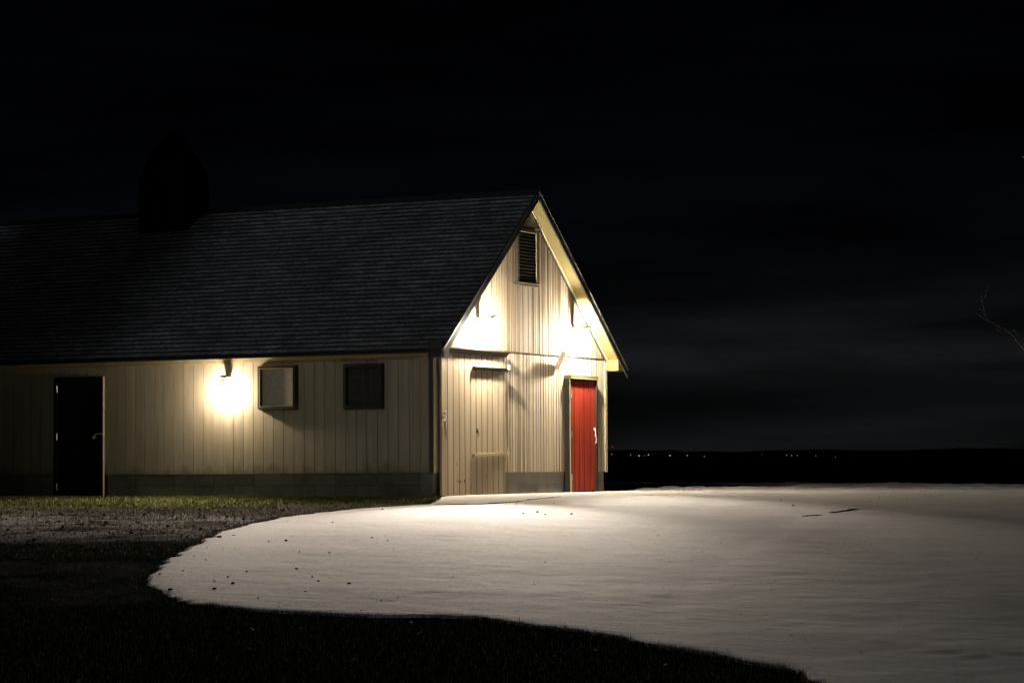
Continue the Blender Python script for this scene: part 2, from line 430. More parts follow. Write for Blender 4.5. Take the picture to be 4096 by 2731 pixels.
# frosted patch and mossy strip are stains with outlines of their own
wob = 3.0*(fbm(U*0.35, Vv*0.5, 3, 4)-0.47)
frost = np.clip((Vv-31.0+wob)/2.2, 0, 1)*np.clip((41.5+wob-Vv)/5.0, 0, 1)*np.clip((U+16)/3, 0, 1)
frost = np.maximum(frost, 0.10*np.clip((fbm(U*0.7, Vv*0.7, 4, 33)-0.58)*8, 0, 1)*(Vv < 32)*(Vv > 24))
green = np.clip((Vv-37.0+1.2*wob)/6.5, 0, 1)*np.clip(0.35+1.3*fbm(U*0.8, Vv*0.8, 4, 90), 0, 1)
for nm, arr in (('frost', frost), ('green', green)):
    at = ground.data.attributes.new(nm, 'FLOAT', 'POINT'); at.data.foreach_set('value', arr.ravel().astype(np.float32))

# snow sheet, a few centimetres thick; outside its edge it dips under the soil
S_V = np.concatenate([np.arange(17.7, 46, 0.08), np.arange(46, 52, 0.12), np.arange(52, 80.1, 0.35)])
S_U = np.concatenate([np.arange(-4.6, 12, 0.08), np.arange(12, 60, 1.5)])
U, Vv = grid(S_U, S_V)
gap = U - edge_u(S_V)[:, None]
ev = np.arange(EV[0], 80, 0.015); eu_ = edge_u(ev); ekd = KDTree(len(ev))
for i in range(len(ev)): ekd.insert((float(eu_[i]), float(ev[i]), 0), i)
ekd.balance()
SD = np.where(gap > 0, 5.0, -5.0)
near = (gap > -1.2) & (gap < 6) & (Vv < 46) | (np.abs(gap) < 2)
SD[near] = np.sign(gap[near])*np.array([ekd.find((a, b_, 0))[2] for a, b_ in zip(U[near], Vv[near])])
rough_zone = np.clip((Vv-50)/3, 0, 1)*np.clip((66-Vv)/4, 0, 1)
mound = 0.030*(fbm(U*0.45, Vv*0.7, 4, 2)-0.47) + 0.010*(fbm(U*2.2+5, Vv*3.0, 4, 6)-0.47) + 0.008*(fbm(U*6+5, Vv*6, 2, 66)-0.36) - 0.012*np.clip(fbm(U*3.1, Vv*2.3, 3, 44)-0.58, 0, 1)*4
mound = mound + rough_zone*0.20*(fbm(U*2.0, Vv*2.0, 4, 16)-0.5)
tracks = np.exp(-((U-(1.2+0.13*(Vv-30)+0.5*np.sin(Vv*0.21)))/0.16)**2) + np.exp(-((U-(2.7+0.13*(Vv-30)+0.5*np.sin(Vv*0.21)))/0.16)**2)
mound = mound - 0.010*tracks*(0.4+fbm(U*0.8, Vv*1.5, 3, 71))
S_Z = ground_z(U, Vv) + np.where(SD > 0, 0.004 + 0.012*np.clip(SD/0.15, 0, 1) + (mound+0.022)*np.clip(SD/1.6, 0, 1), 0.004 + SD*0.35)
X, Y = uv_xy(U, Vv)
F = grid_faces(len(S_V), len(S_U)); keep = (SD.ravel()[F] > -0.22).any(1); F = F[keep]
used, inv = np.unique(F, return_inverse=True)
snow = mesh_np('snow_cover', np.stack([X, Y, S_Z], -1).reshape(-1, 3)[used], inv.reshape(F.shape), M['snow'], smooth=True)
tag(snow, kind='structure')
def snow_height(u, v):
    r = np.clip(np.searchsorted(S_V, v)-1, 0, len(S_V)-2); c = np.clip(np.searchsorted(S_U, u)-1, 0, len(S_U)-2)
    fr = np.clip((v-S_V[r])/(S_V[r+1]-S_V[r]), 0, 1); fc = np.clip((u-S_U[c])/(S_U[c+1]-S_U[c]), 0, 1)
    return (S_Z[r, c]*(1-fc)+S_Z[r, c+1]*fc)*(1-fr) + (S_Z[r+1, c]*(1-fc)+S_Z[r+1, c+1]*fc)*fr
def snow_z(x, y):
    u, v = xy_uv(x, y); return float(snow_height(np.array(u), np.array(v)))

# lake and far shore
mb = MB(); mb.add([(-9000, -9000, -11.5), (9000, -9000, -11.5), (9000, 9000, -11.5), (-9000, 9000, -11.5)], [(0, 1, 2, 3)])
lake = mb.build('lake', M['water']); tag(lake, kind='structure')
mb = MB()
d0 = Vector((-0.4524, 0.8905, 0)); r0 = Vector((0.8914, 0.4532, 0))
prev = None; vsl = []; fsl = []
for i, uu in enumerate(range(-1600, 1601, 8)):
    hgt = 12.4 - uu*0.0042 + 2.4*(mnoise.noise(Vector((uu*0.012, 3.1, 0)))) + 0.9*mnoise.noise(Vector((uu*0.09, 7, 0)))
    base = Vector((CAM.x, CAM.y, 0)) + r0*uu
    for dd, z in ((1400, -14), (1480, -4), (1560, hgt*0.72), (1600, hgt), (2000, hgt*0.9), (2100, -14)):
        p = base + d0*dd; vsl.append((p.x, p.y, z))
    if i:
        for k in range(5):
            a = (i-1)*6+k; fsl.append((a, a+1, a+7, a+6))
mb.add(vsl, fsl); shore = mb.build('hills', M['hill'], smooth=True); tag(shore, kind='structure')

# ------------------------------------------------------------------ barn
W = 6.73                        # gable width
L0 = -15.5                      # far end of the long side
ZS = 0.50                       # bottom of the siding
ZT = 2.385                      # top of the side siding
ZM = 2.594                      # panel joint on the gable
APEX = 5.45; SLOPE = 0.817; YR = W/2
def roof_z(y): return APEX - SLOPE*abs(y-YR)
barn = empty('barn', (0, 0, 0))
tag(barn, 'long weathered barn with steep gable end, dark shingle roof and lit wall lamps', 'barn')

G8 = 0.2032
def grooved(axis, a0, a1, phase, z0, ztop, front, depth, sgn, gw=0.010, gd=0.009, extra=None):
    """vertical grooved panel: profile along `axis`, front coordinate `front`, facing sgn"""
    pts = []
    k = math.floor((a0-phase)/G8)
    cuts = []
    while phase + k*G8 < a1 + G8:
        c = phase + k*G8
        cuts.append((c, gw, gd)); k += 1
    if extra: cuts += extra
    cuts.sort()
    pts.append((a0, 0.0))
    for c, w, d in cuts:
        if c-w/2 <= pts[-1][0]+0.002 or c+w/2 >= a1: continue
        pts += [(c-w/2, 0.0), (c-w/2+0.0015, -d), (c+w/2-0.0015, -d), (c+w/2, 0.0)]
    pts.append((a1, 0.0))
    mb = MB(); vs = []; fs = []
    for a, d in pts:
        f = front + sgn*d; bk = front - sgn*depth
        for z in (z0, ztop(a)):
            for c in (f, bk):
                vs.append((a, c, z) if axis == 'x' else (c, a, z))
    n = len(pts)
    for i in range(n-1):
        o = i*4; q = o+4
        fs += [(o, q, q+2, o+2), (o+1, o+3, q+3, q+1), (o+2, q+2, q+3, o+3), (o, o+1, q+1, q)]
    fs += [(0, 2, 3, 1), ((n-1)*4, (n-1)*4+1, (n-1)*4+3, (n-1)*4+2)]
    mb.add(vs, fs); mb.groove = [i*4 for i in range(n-1) if pts[i][1] < 0 or pts[i+1][1] < 0]; return mb

def dirty(o, idx):
    o.data.materials.append(M['groove'])
    # faces keep their order: four per profile step
    for i in idx: o.data.polygons[i].material_index = 1
    return o

# long side wall facing the camera's left
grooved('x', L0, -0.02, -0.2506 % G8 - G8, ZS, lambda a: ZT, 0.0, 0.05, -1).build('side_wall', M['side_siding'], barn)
# gable, lower panels
ex = []
rr = random.Random(3)
y = 2.6
while y < W:
    y += rr.uniform(0.045, 0.125)
    ex.append((y, rr.uniform(0.010, 0.030), rr.uniform(0.007, 0.013)))
ph = 3.0842 % G8
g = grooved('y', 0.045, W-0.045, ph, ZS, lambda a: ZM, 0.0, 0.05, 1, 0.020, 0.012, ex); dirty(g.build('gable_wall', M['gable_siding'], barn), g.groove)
# upper panels: three pieces following the roofline
exu = [(e[0]-0.05, e[1], e[2]) for e in ex if 2.7 < e[0] < 5.2]
mbu = MB(); gi = []
ltop = lambda a: roof_z(a) - 0.10
for (a0, a1) in ((0.14, YR), (YR, W-0.14)):
    g = grooved('y', a0, a1, ph, ZM+0.004, ltop, 0.014, 0.06, 1, 0.018, 0.012, [e for e in exu if a0 < e[0] < a1])
    gi += [len(mbu.f)+i for i in g.groove]; mbu.add(g.v, g.f)
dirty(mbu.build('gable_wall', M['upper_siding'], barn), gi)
# smooth triangular panel under the peak with its drip strip
mb = MB(); zt = 4.83
yl = YR-(APEX-0.12-zt)/SLOPE; yr = W-yl
vs = [(x, y, z) for x in (0.018, 0.044) for y, z in ((yl, zt), (yr, zt), (YR, APEX-0.12))]
mb.add(vs, [(0, 2, 1), (3, 4, 5), (0, 1, 4, 3), (1, 2, 5, 4), (2, 0, 3, 5)])
mb.build('peak_panel', M['peak'], barn)
mb = MB(); mb.box(0.016, 0.060, yl+0.01, yr-0.01, zt-0.03, zt-0.003, 0.004); mb.build('drip_strip', M['dark_trim'], barn)
mb = MB(); mb.box(0.002, 0.022, 2.58, W-0.05, ZM-0.010, ZM+0.002, 0.002); mb.build('joint_flashing', M['hood'], barn)
# back walls so the barn is closed
mb = MB(); mb.box(L0, -0.02, W-0.05, W, ZS, 2.6); mb.build('back_wall', M['side_siding'], barn)
mb = MB(); vs = [(x, y, z) for x in (L0, L0+0.05) for y, z in ((0.06, ZS), (W-0.06, ZS), (W-0.06, 2.55), (YR, APEX-0.15), (0.06, 2.55))]
mb.add(vs, [(0, 1, 2, 3, 4), (9, 8, 7, 6, 5), (0, 5, 6, 1), (1, 6, 7, 2), (2, 7, 8, 3), (3, 8, 9, 4), (4, 9, 5, 0)])
mb.build('far_gable_wall', M['side_siding'], barn)
# corner boards
mb = MB(); mb.box(-0.075, 0.012, -0.022, -0.002, ZS-0.005, ZT, 0.003); mb.build('corner_board', M['dark_trim'], barn)
mb = MB(); mb.box(0.002, 0.020, -0.022, 0.045, ZS-0.012, 2.52, 0.003); mb.build('corner_board', M['pale_trim'], barn)
mb = MB(); mb.box(0.0015, 0.018, 0.047, 0.10, ZS-0.005, 2.50, 0.003); mb.build('corner_board', M['weathered_trim'], barn)
mb = MB(); mb.box(0.002, 0.024, W-0.07, W+0.02, ZS-0.012, 2.60, 0.003); mb.build('corner_board', M['pale_trim'], barn)
# frieze board and trim under the eave
mb = MB(); mb.box(L0, -0.005, -0.034, -0.004, ZT+0.022, 2.478, 0.003); mb.build('frieze_board', M['frieze'], barn)
mb = MB(); mb.box(L0, -0.078, -0.018, -0.002, ZT-0.004, ZT+0.020, 0.002); mb.build('trim_strip', M['weathered_trim'], barn)

# foundation: courses of blocks with a footing
def foundation():
    mb = MB(); tones = []
    def blk(a0, a1, z0, z1, side):
        n0 = len(mb.f)
        if side == 'x': mb.box(a0, a1, 0.055, 0.20, z0, z1, 0.004)
        else: mb.box(-0.24, -0.045, a0, a1, z0, z1, 0.004)
        t = rr.uniform(0.75, 1.12); tones.extend([t]*(len(mb.f)-n0))
    for (z0, z1, ln) in ((0.30, ZS+0.02, 0.8128), (0.09, 0.296, 0.4064)):
        a = -0.285
        while a > L0:
            blk(a-ln+0.004, a-0.001, z0, z1, 'x'); a -= ln
        a = 0.25
        while a < W-0.03:
            b2 = min(a+ln, W-0.02); blk(a+0.002, b2-0.002, z0, z1, 'y'); a += ln
    n0 = len(mb.f); mb.box(-0.285, -0.046, 0.056, 0.249, 0.02, ZS+0.02, 0.006); tones.extend([1.0]*(len(mb.f)-n0))
    o = mb.build('foundation', M['block'], barn)
    at = o.data.color_attributes.new('tone', 'FLOAT_COLOR', 'CORNER')
    arr = np.ones((len(o.data.loops), 4), np.float32)
    for p in o.data.polygons:
        t = tones[p.index] if p.index < len(tones) else 1
        for l in p.loop_indices: arr[l, :3] = t
    at.data.foreach_set('color', arr.ravel())
foundation()
mb = MB(); mb.box(L0, -0.30, 0.010, 0.20, -0.05, 0.105, 0.006); mb.box(-0.24, -0.025, 2.4, W, -0.05, 0.105, 0.008)
o = mb.build('footing', M['block'], barn)
at_ = o.data.color_attributes.new('tone', 'FLOAT_COLOR', 'CORNER'); at_.data.foreach_set('color', np.full(len(o.data.loops)*4, 2.3, np.float32))

# roof: two shingled slopes, laid course by course
OG = 0.31; OEL = 0.22; OER = 0.34
def slope_mesh(side):
    ang = math.atan(SLOPE); run = (YR + (OEL if side < 0 else OER)); length = run/math.cos(ang)
    n = int(length/0.122); exp = length/n
    xs = [L0-0.3]
    while xs[-1] < OG: xs.append(xs[-1] + 0.152)
    xs[-1] = OG
    dy = math.cos(ang)*side; dz = -math.sin(ang)            # down the slope
    ny = math.sin(ang)*side; nz = math.cos(ang)             # normal
    vs = []; fs = []; ph = []; rw = []
    for c in range(n):                                      # c = 0 at ridge
        s0 = c*exp; s1 = (c+1)*exp
        off = rr.random()*10
        base = len(vs)
        for i, x in enumerate(xs):
            lift = 0.011 + 0.006*mnoise.noise(Vector((x*1.7+off, c*3.1, 0)))
            s1j = s1 + 0.010*mnoise.noise(Vector((x*3.3+off, c*1.7, 5))) + rr.uniform(-0.009, 0.009)
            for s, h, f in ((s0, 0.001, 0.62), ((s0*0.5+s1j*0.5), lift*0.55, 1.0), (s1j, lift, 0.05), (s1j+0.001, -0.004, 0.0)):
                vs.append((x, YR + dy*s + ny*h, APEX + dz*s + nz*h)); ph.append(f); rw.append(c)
        for i in range(len(xs)-1):
            a = base+i*4; b = a+4
            for k in range(3): fs.append((a+k, b+k, b+k+1, a+k+1))
    # underside sheet
    base = len(vs)
    for x in (L0-0.3, OG):
        for s in (0, length):
            vs.append((x, YR + dy*s - ny*0.03, APEX + dz*s - nz*0.03)); ph.append(0); rw.append(0)
    fs.append((base, base+1, base+3, base+2))
    mb = MB(); mb.add(vs, fs); o = mb.build('roof', M['shingle'], barn)
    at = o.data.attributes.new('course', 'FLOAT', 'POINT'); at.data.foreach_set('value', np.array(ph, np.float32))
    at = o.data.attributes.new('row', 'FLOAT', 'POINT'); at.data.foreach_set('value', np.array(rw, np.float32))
    return o
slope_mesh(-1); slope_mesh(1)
mb = MB()
x = L0-0.3
while x < OG-0.02:
    w = 0.30; j = rr.uniform(-0.004, 0.006)
    x1 = min(x+w, OG)
    vs = []
    for xx, hh in ((x, 0.012), (x1, 0.024+j)):
        vs += [(xx, YR-0.13, APEX-0.13*SLOPE+hh), (xx, YR, APEX+hh+0.006), (xx, YR+0.13, APEX-0.13*SLOPE+hh)]
    mb.add(vs, [(0, 3, 4, 1), (1, 4, 5, 2), (0, 1, 2), (3, 5, 4)]); x += w-0.02
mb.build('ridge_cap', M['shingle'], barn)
# rake fascias, drip edge, soffit of the gable overhang
def raked(name, mat, x0, x1, y0, y1, top, bot):
    mb = MB(); vs = [(x, y, roof_z(y)+h) for x in (x0, x1) for y in (y0, y1) for h in (top, bot)]
    mb.add(vs, [(0,1,3,2),(4,6,7,5),(0,4,5,1),(2,3,7,6),(0,2,6,4),(1,5,7,3)]); return mb.build(name, mat, barn)
raked('rake_board', M['dark_trim'], OG-0.025, OG+0.002, -OEL+0.01, YR, -0.030, -0.165)
raked('rake_board', M['dark_trim'], OG-0.025, OG+0.002, YR, W+OER-0.01, -0.030, -0.175)
raked('drip_edge', M['metal'], OG-0.03, OG+0.008, -OEL, YR, 0.012, -0.028)
raked('drip_edge', M['metal'], OG-0.03, OG+0.008, YR, W+OER, 0.012, -0.028)
raked('soffit', M['soffit_paint'], 0.075, OG-0.027, 0.04, YR-0.001, -0.125, -0.145)
raked('soffit', M['soffit_paint'], 0.075, OG-0.027, YR+0.001, W-0.02, -0.125, -0.145)
raked('soffit_trim', M['pale_trim'], 0.046, 0.073, 0.10, YR-0.001, -0.10, -0.175)
raked('soffit_trim', M['pale_trim'], 0.046, 0.073, YR+0.001, W-0.06, -0.10, -0.175)
raked('soffit_trim', M['dark_trim'], 0.016, 0.044, YR+0.001, W-0.05, -0.10, -0.205)
raked('soffit_trim', M['dark_trim'], 0.016, 0.044, 0.10, YR-0.001, -0.10, -0.205)
# eave fascia and boxed eave ends
ze = roof_z(-OEL)
mb = MB(); mb.box(L0-0.28, OG-0.028, -OEL, -OEL+0.022, 2.470, ze-0.032, 0.002); mb.build('eave_fascia', M['dark_trim'], barn)
mb = MB(); mb.box(L0-0.28, OG-0.03, -OEL-0.018, -OEL-0.001, ze-0.06, ze-0.024, 0.003); mb.build('gutter_edge', M['hood'], barn)
mb = MB(); mb.box(L0-0.25, -0.03, -OEL+0.024, -0.036, 2.480, 2.494); mb.build('eave_soffit', M['frieze'], barn)
mb = MB(); mb.box(0.024, OG-0.03, -OEL+0.001, 0.035, 2.385, 2.66); o = mb.build('eave_box', M['dark_trim'], barn)
mb = MB(); mb.box(0.026, OG-0.03, W-0.03, W+OER-0.03, 2.375, 2.605, 0.004)
mb.build('eave_box', M['soffit_paint'], barn)
mb = MB()
for (a, b, c, d) in ((0.062, 0.070, 2.40, 2.565), (0.062, 0.20, 2.558, 2.565), (0.165, 0.170, 2.405, 2.553)):
    mb.box(a, b, W-0.033, W-0.029, c, d)
mb.build('box_panel_line', M['dark_trim'], barn)
mb = MB(); mb.box(L0, 0.02, W+0.001, W+OER-0.035, 2.40, 2.42); mb.box(L0, OG-0.03, W+OER-0.03, W+OER-0.008, 2.36, roof_z(W+OER)-0.03); mb.build('eave_fascia', M['dark_trim'], barn)

# ventilator cupola on the ridge
mb = MB(); cx0, cx1, cy0, cy1 = -7.85, -6.77, 2.825, 3.60
zb = roof_z(cy0)-0.05
mb.box(cx0, cx1, cy0, cy1, zb, 5.93)
for s in range(9):
    z = 5.05 + s*0.095
    mb.box(cx0-0.008, cx1+0.008, cy0-0.008, cy1+0.008, z, z+0.02)
cup = mb.build('cupola', M['black_door'], barn)
mb = MB()
prof = [(1.01, 5.931), (0.97, 6.06), (0.88, 6.22), (0.72, 6.42), (0.50, 6.64), (0.26, 6.83), (0.10, 6.93), (0.02, 6.99)]
ccx, ccy = (cx0+cx1)/2, (cy0+cy1)/2
hx, hy = (cx1-cx0)/2, (cy1-cy0)/2
vs = []; fs = []
for k, z in prof: vs += [(ccx-hx*k, ccy-hy*k, z), (ccx+hx*k, ccy-hy*k, z), (ccx+hx*k, ccy+hy*k, z), (ccx-hx*k, ccy+hy*k, z)]
for i in range(len(prof)-1):
    for t in range(4): fs.append((i*4+t, i*4+(t+1) % 4, i*4+4+(t+1) % 4, i*4+4+t))
fs += [(0, 1, 2, 3), tuple(range((len(prof)-1)*4, len(prof)*4))]
mb.add(vs, fs); mb.build('cupola_roof', M['black_door'], cup)

# ---- left door in the long wall
mb = MB(); x0, x1, zt = -7.66, -6.60, 2.225
mb.box(x0, x0+0.075, -0.045, -0.002, 0.10, zt, 0.004); mb.box(x1-0.075, x1, -0.045, -0.002, 0.10, zt, 0.004); mb.box(x0+0.076, x1-0.076, -0.045, -0.002, zt-0.075, zt, 0.004)
door = mb.build('door_frame', M['black_door'], barn)
mb = MB(); mb.box(x0+0.08, x1-0.08, -0.028, -0.003, 0.115, zt-0.08, 0.003)
d = mb.build('door', M['black_door'], barn); d['label'] = 'black side door with three hinges and a padlocked latch'
mb = MB(); mb.box(x1+0.002, x1+0.016, -0.048, -0.002, 0.095, zt-0.005, 0.003); mb.build('door_trim', M['frieze'], barn)
for z in (2.02, 1.18, 0.29):
    mb = MB(); mb.tube([(x0+0.075, -0.050, z-0.06), (x0+0.075, -0.050, z+0.06)], 0.011, 8); mb.build('hinge', M['metal'], d)
mb = MB()
mb.box(-6.73, -6.60, -0.060, -0.046, 1.20, 1.235, 0.003)
mb.tube([(-6.72, -0.06, 1.215), (-6.75, -0.085, 1.19), (-6.775, -0.09, 1.14)], 0.012, 8)
mb.tube([(-6.775, -0.09, 1.14), (-6.74, -0.085, 1.15), (-6.72, -0.06, 1.17)], 0.008, 8)
mb.build('handle', M['metal'], d)

# ---- two shadow-box windows
def window(x0, x1, z0, z1, pane_mat, dark, lab):
    P = 0.095; fw = 0.062                                   # how far it stands proud, frame width
    mb = MB()
    rings = [(0.0, -0.002), (0.012, -P), (fw-0.008, -P), (fw, -P+0.008), (fw, -0.035)]
    vs = []; fs = []
    for off, y in rings: vs += [(x0+off, y, z0+off), (x1-off, y, z0+off), (x1-off, y, z1-off), (x0+off, y, z1-off)]
    for i in range(len(rings)-1):
        for t in range(4): fs.append((i*4+t, i*4+(t+1) % 4, i*4+4+(t+1) % 4, i*4+4+t))
    mb.add(vs, fs)
    w = mb.build('window', M['window_frame'] if not dark else M['black_frame'], barn); w['label'] = lab
    mb = MB(); mb.box(x0+fw-0.004, x1-fw+0.004, -0.036, -0.030, z0+fw-0.004, z1-fw+0.004); p = mb.build('pane', pane_mat, w)
    mb = MB(); t = 0.008
    a0, a1, b0, b1 = x0+fw-0.010, x1-fw+0.010, z0+fw-0.010, z1-fw+0.010
    mb.box(a0, a0+t, -P-0.006, -P+0.006, b0, b1); mb.box(a1-t, a1, -P-0.006, -P+0.006, b0, b1)
    mb.box(a0+t, a1-t, -P-0.006, -P+0.006, b0, b0+t); mb.box(a0+t, a1-t, -P-0.006, -P+0.006, b1-t, b1)
    mb.build('bead', M['dark_trim'] if dark else M['pale_trim'], w)
    return w
w1 = window(-3.365, -2.60, 1.585, 2.335, M['dusty_pane'], False, 'window boarded with a pale dusty ribbed panel')
w2 = window(-1.68, -0.925, 1.565, 2.325, M['dark_pane'], True, 'dark window with a thin grid of bars')
mb = MB()
for k in (1, 2, 3): 
    xx = -1.615 + k*0.155; mb.box(xx-0.003, xx+0.003, -0.041, -0.037, 1.63, 2.26)
for k in (1, 2, 3):
    zz = 1.63 + k*0.158; mb.box(-1.615, -0.99, -0.042, -0.038, zz-0.003, zz+0.003)
mb.build('muntin', M['muntin'], w2)

# ---- louvred vent in the gable
mb = MB(); y0, y1, z0, z1, t, P = 2.96, 3.74, 3.815, 4.77, 0.055, 0.085
mb.box(0.016, P, y0, y0+t, z0, z1, 0.003); mb.box(0.016, P, y1-t, y1, z0, z1, 0.003)
mb.box(0.016, P, y0+t+0.001, y1-t-0.001, z1-t, z1, 0.003); mb.box(0.016, P+0.02, y0-0.02, y1+0.02, z0-0.05, z0-0.001, 0.003)
mb.box(0.016, P, y0+t+0.001, y1-t-0.001, z0, z0+0.05, 0.003)
vent = mb.build('louver_vent', M['louver'], barn)
mb = MB(); mb.box(0.0165, 0.0225, y0+t, y1-t, z0+0.05, z1-t)
for k in range(14):
    z = z0+0.075 + k*0.058
    mb.add([(x, y, z + dzz) for y in (y0+t+0.002, y1-t-0.002) for x, dzz in ((0.03, 0.045), (0.075, 0.0), (0.075, 0.008), (0.03, 0.053))],
           [(0,1,2,3),(4,7,6,5),(0,4,5,1),(1,5,6,2),(2,6,7,3),(3,7,4,0)])
mb.build('slats', M['louver'], vent)
mb = MB(); mb.box(P-0.004, P+0.004, y1-t-0.018, y1-t+0.004, z0+0.04, z1-t+0.01); mb.box(P-0.004, P+0.004, y0+t, y1-t-0.02, z1-t-0.008, z1-t+0.008); mb.box(P+0.018, P+0.024, y0-0.015, y1+0.015, z0-0.012, z0-0.002)
mb.build('trim_bead', M['pale_trim'], vent)

# ---- sliding door with hood and cross bars
sl_ex = []
def sl_bot(a): return 0
g = grooved('y', 0.115, 2.40, 0.11, 0.125, lambda a: 2.53, 0.095, 0.045, 1, 0.018, 0.012)
vv = []
for v in g.v:
    if v[2] < 0.2:
        j = 0.018*mnoise.noise(Vector((v[1]*6, 1.3, 0))) + 0.03*(v[1]/2.4)
        vv.append((v[0], v[1], v[2]+j-0.01))
    else: vv.append(v)
g.v = vv
sd = dirty(g.build('sliding_door', M['door_boards'], barn), g.groove)
mb = MB()
mb.add([(x, y, z) for y in (-0.01, 2.44) for x, z in ((0.002, 2.515), (0.110, 2.478), (0.178, 2.560), (0.002, 2.588))], [(0,1,2,3),(4,7,6,5),(0,4,5,1),(1,5,6,2),(2,6,7,3),(3,7,4,0)])
mb.build('track_hood', M['hood'], barn)
mb = MB(); mb.add([(x, y, z) for y in (1.20, 2.47) for x, z in ((0.096, 2.225), (0.118, 2.222), (0.158, 2.278), (0.096, 2.290))], [(0,1,2,3),(4,7,6,5),(0,4,5,1),(1,5,6,2),(2,6,7,3),(3,7,4,0)])
b1 = mb.build('cross_bar', M['hood'], sd)
for yy in (1.22, 1.55, 1.86, 2.15):
    mb = MB(); mb.tube([(0.135, yy, 2.24), (0.150, yy+0.015, 2.17)], [0.008, 0.001], 6); mb.build('nail', M['dark_hole'], sd)
for yy in (1.205, 1.60, 1.90, 2.2):
    mb = MB(); mb.tube([(0.14, yy, 2.28), (0.14, yy, 2.312)], 0.004, 6); mb.build('nail', M['dark_hole'], sd)
mb = MB(); mb.box(0.150, 0.175, 2.40, 2.47, 2.26, 2.345, 0.006); mb.build('latch', M['white_metal'], sd)
mb = MB(); mb.bar((0.125, 1.17, 0.785), (0.125, 2.46, 0.822), 0.058, 0.052)
mb.build('cross_bar', M['pale_trim'], sd)
mb = MB(); mb.box(0.155, 0.17, 2.37, 2.40, 0.745, 0.92, 0.003); mb.box(0.155, 0.175, 2.40, 2.45, 0.80, 0.845, 0.003); mb.build('latch', M['pale_trim'], sd)
def knot(y, z, ry, rz):
    mb = MB(); mb.add([(0.0975, y+ry*math.cos(t*math.pi/5)*(1+0.2*math.sin(t*2.3)), z+rz*math.sin(t*math.pi/5)) for t in range(10)], [tuple(range(10))])
    mb.build('knot_hole', M['dark_hole'], sd)
knot(1.36, 1.20, 0.030, 0.045); knot(1.40, 1.15, 0.016, 0.05); knot(1.53, 1.19, 0.014, 0.014)
for yy, sz in ((0.62, 0.010), (0.67, 0.012), (0.73, 0.018), (0.76, 0.012), (0.90, 0.022)): knot(yy, 0.355+rr.uniform(-.01, .01), sz, sz*1.3)
for yy, zz in ((1.70, 0.43), (2.4, 0.72), (0.62, 0.64)): knot(yy, zz, 0.012, 0.02)
mb = MB(); mb.lathe((0.115, 0.19, 1.49), [(0.001, -0.022), (0.018, -0.014), (0.022, 0.0), (0.016, 0.014), (0.001, 0.022)], 10)
mb.tube([(0.10, 0.13, 1.40), (0.135, 0.15, 1.415), (0.14, 0.20, 1.39), (0.13, 0.23, 1.34), (0.115, 0.19, 1.36), (0.12, 0.15, 1.33)], 0.010, 8)
mb.build('hook', M['metal'], sd, smooth=True)
mb = MB()
for k in range(4):
    yk = 0.175 + 0.02*k
    mb.tube([(0.112, 0.17+0.008*k, 1.36), (0.115, yk, 1.27-0.02*k), (0.108, yk+0.012, 1.18-0.03*k), (0.106, yk, 1.12-0.035*k)], [0.006, 0.006, 0.005, 0.002], 6)
mb.build('rope', M['rope'], sd, smooth=True)

# ---- short board that stands out of the gable
mb = MB(); mb.bar((0.012, 4.60, 2.345), (0.20, 4.565, 2.655), 0.030, 0.085, up=(1, 0, 0.4))
mb.build('stop_board', M['weathered_trim'], barn)
mb = MB(); mb.tube([(0.0, 4.93, 2.36), (0.05, 4.95, 2.39)], 0.006, 6); mb.build('nail', M['dark_hole'], barn)

# ---- red door and its box frame
mb = MB(); y0, y1, zt, P = 4.985, 6.12, 2.185, 0.100
mb.box(0.002, P, y0+0.012, y0+0.05, 0.07, zt, 0.003); mb.box(0.002, P+0.02, y1-0.045, y1, 0.07, zt, 0.003)
rf = mb.build('door_frame', M['black_frame'], barn)
mb = MB(); mb.box(0.002, P+0.030, y0-0.02, y1+0.015, zt+0.001, zt+0.072, 0.004); mb.build('lintel', M['lintel_paint'], barn)
mb = MB(); mb.box(0.030, P+0.004, y0-0.002, y0+0.011, 0.10, zt, 0.002); mb.box(P+0.0305, P+0.036, y0-0.02, y1+0.015, zt+0.004, zt+0.014); mb.build('frame_bead', M['pale_trim'], barn)
mb = MB(); mb.box(0.002, P+0.02, y0+0.05, y1-0.05, zt-0.028, zt-0.001); mb.box(0.004, P-0.012, y0-0.03, y0-0.003, 0.10, zt); mb.build('door_stop', M['black_frame'], barn)
rd = grooved('y', y0+0.056, y1-0.05, y0+0.20, 0.155, lambda a: 2.15, 0.088, 0.04, 1, 0.018, 0.010)
rdg = rd; rd = rd.build('door', M['red_door'], barn); rd.data.materials.append(M['red_groove'])
for i in rdg.groove: rd.data.polygons[i].material_index = 1
rd['label'] = 'bright red board door in the gable end'
for z in (1.90, 1.18, 0.40):
    mb = MB(); mb.tube([(0.10, y0+0.060, z-0.055), (0.10, y0+0.060, z+0.055)], 0.011, 8); mb.build('hinge', M['metal'], rd)
DX = 0.03
mb = MB(); mb.box(0.089, 0.103, 6.00, 6.05, 1.255, 1.31, 0.003)
mb.tube([(0.07+DX, 6.03, 1.30), (0.085+DX, 6.03, 1.19), (0.10+DX, 6.01, 1.165), (0.11+DX, 5.96, 1.175), (0.11+DX, 5.95, 1.14)], 0.008, 8)
mb.tube([(0.085+DX, 6.03, 1.19), (0.10+DX, 6.03, 1.10), (0.105+DX, 6.005, 1.035), (0.11+DX, 5.95, 1.02)], [0.009, 0.008, 0.008, 0.007], 8)
mb.build('handle', M['white_metal'], rd, smooth=True)
mb = MB(); mb.box(-0.02, 0.09, y0-0.01, y1, 0.03, 0.10, 0.005); mb.build('door_sill', M['dark_trim'], barn)
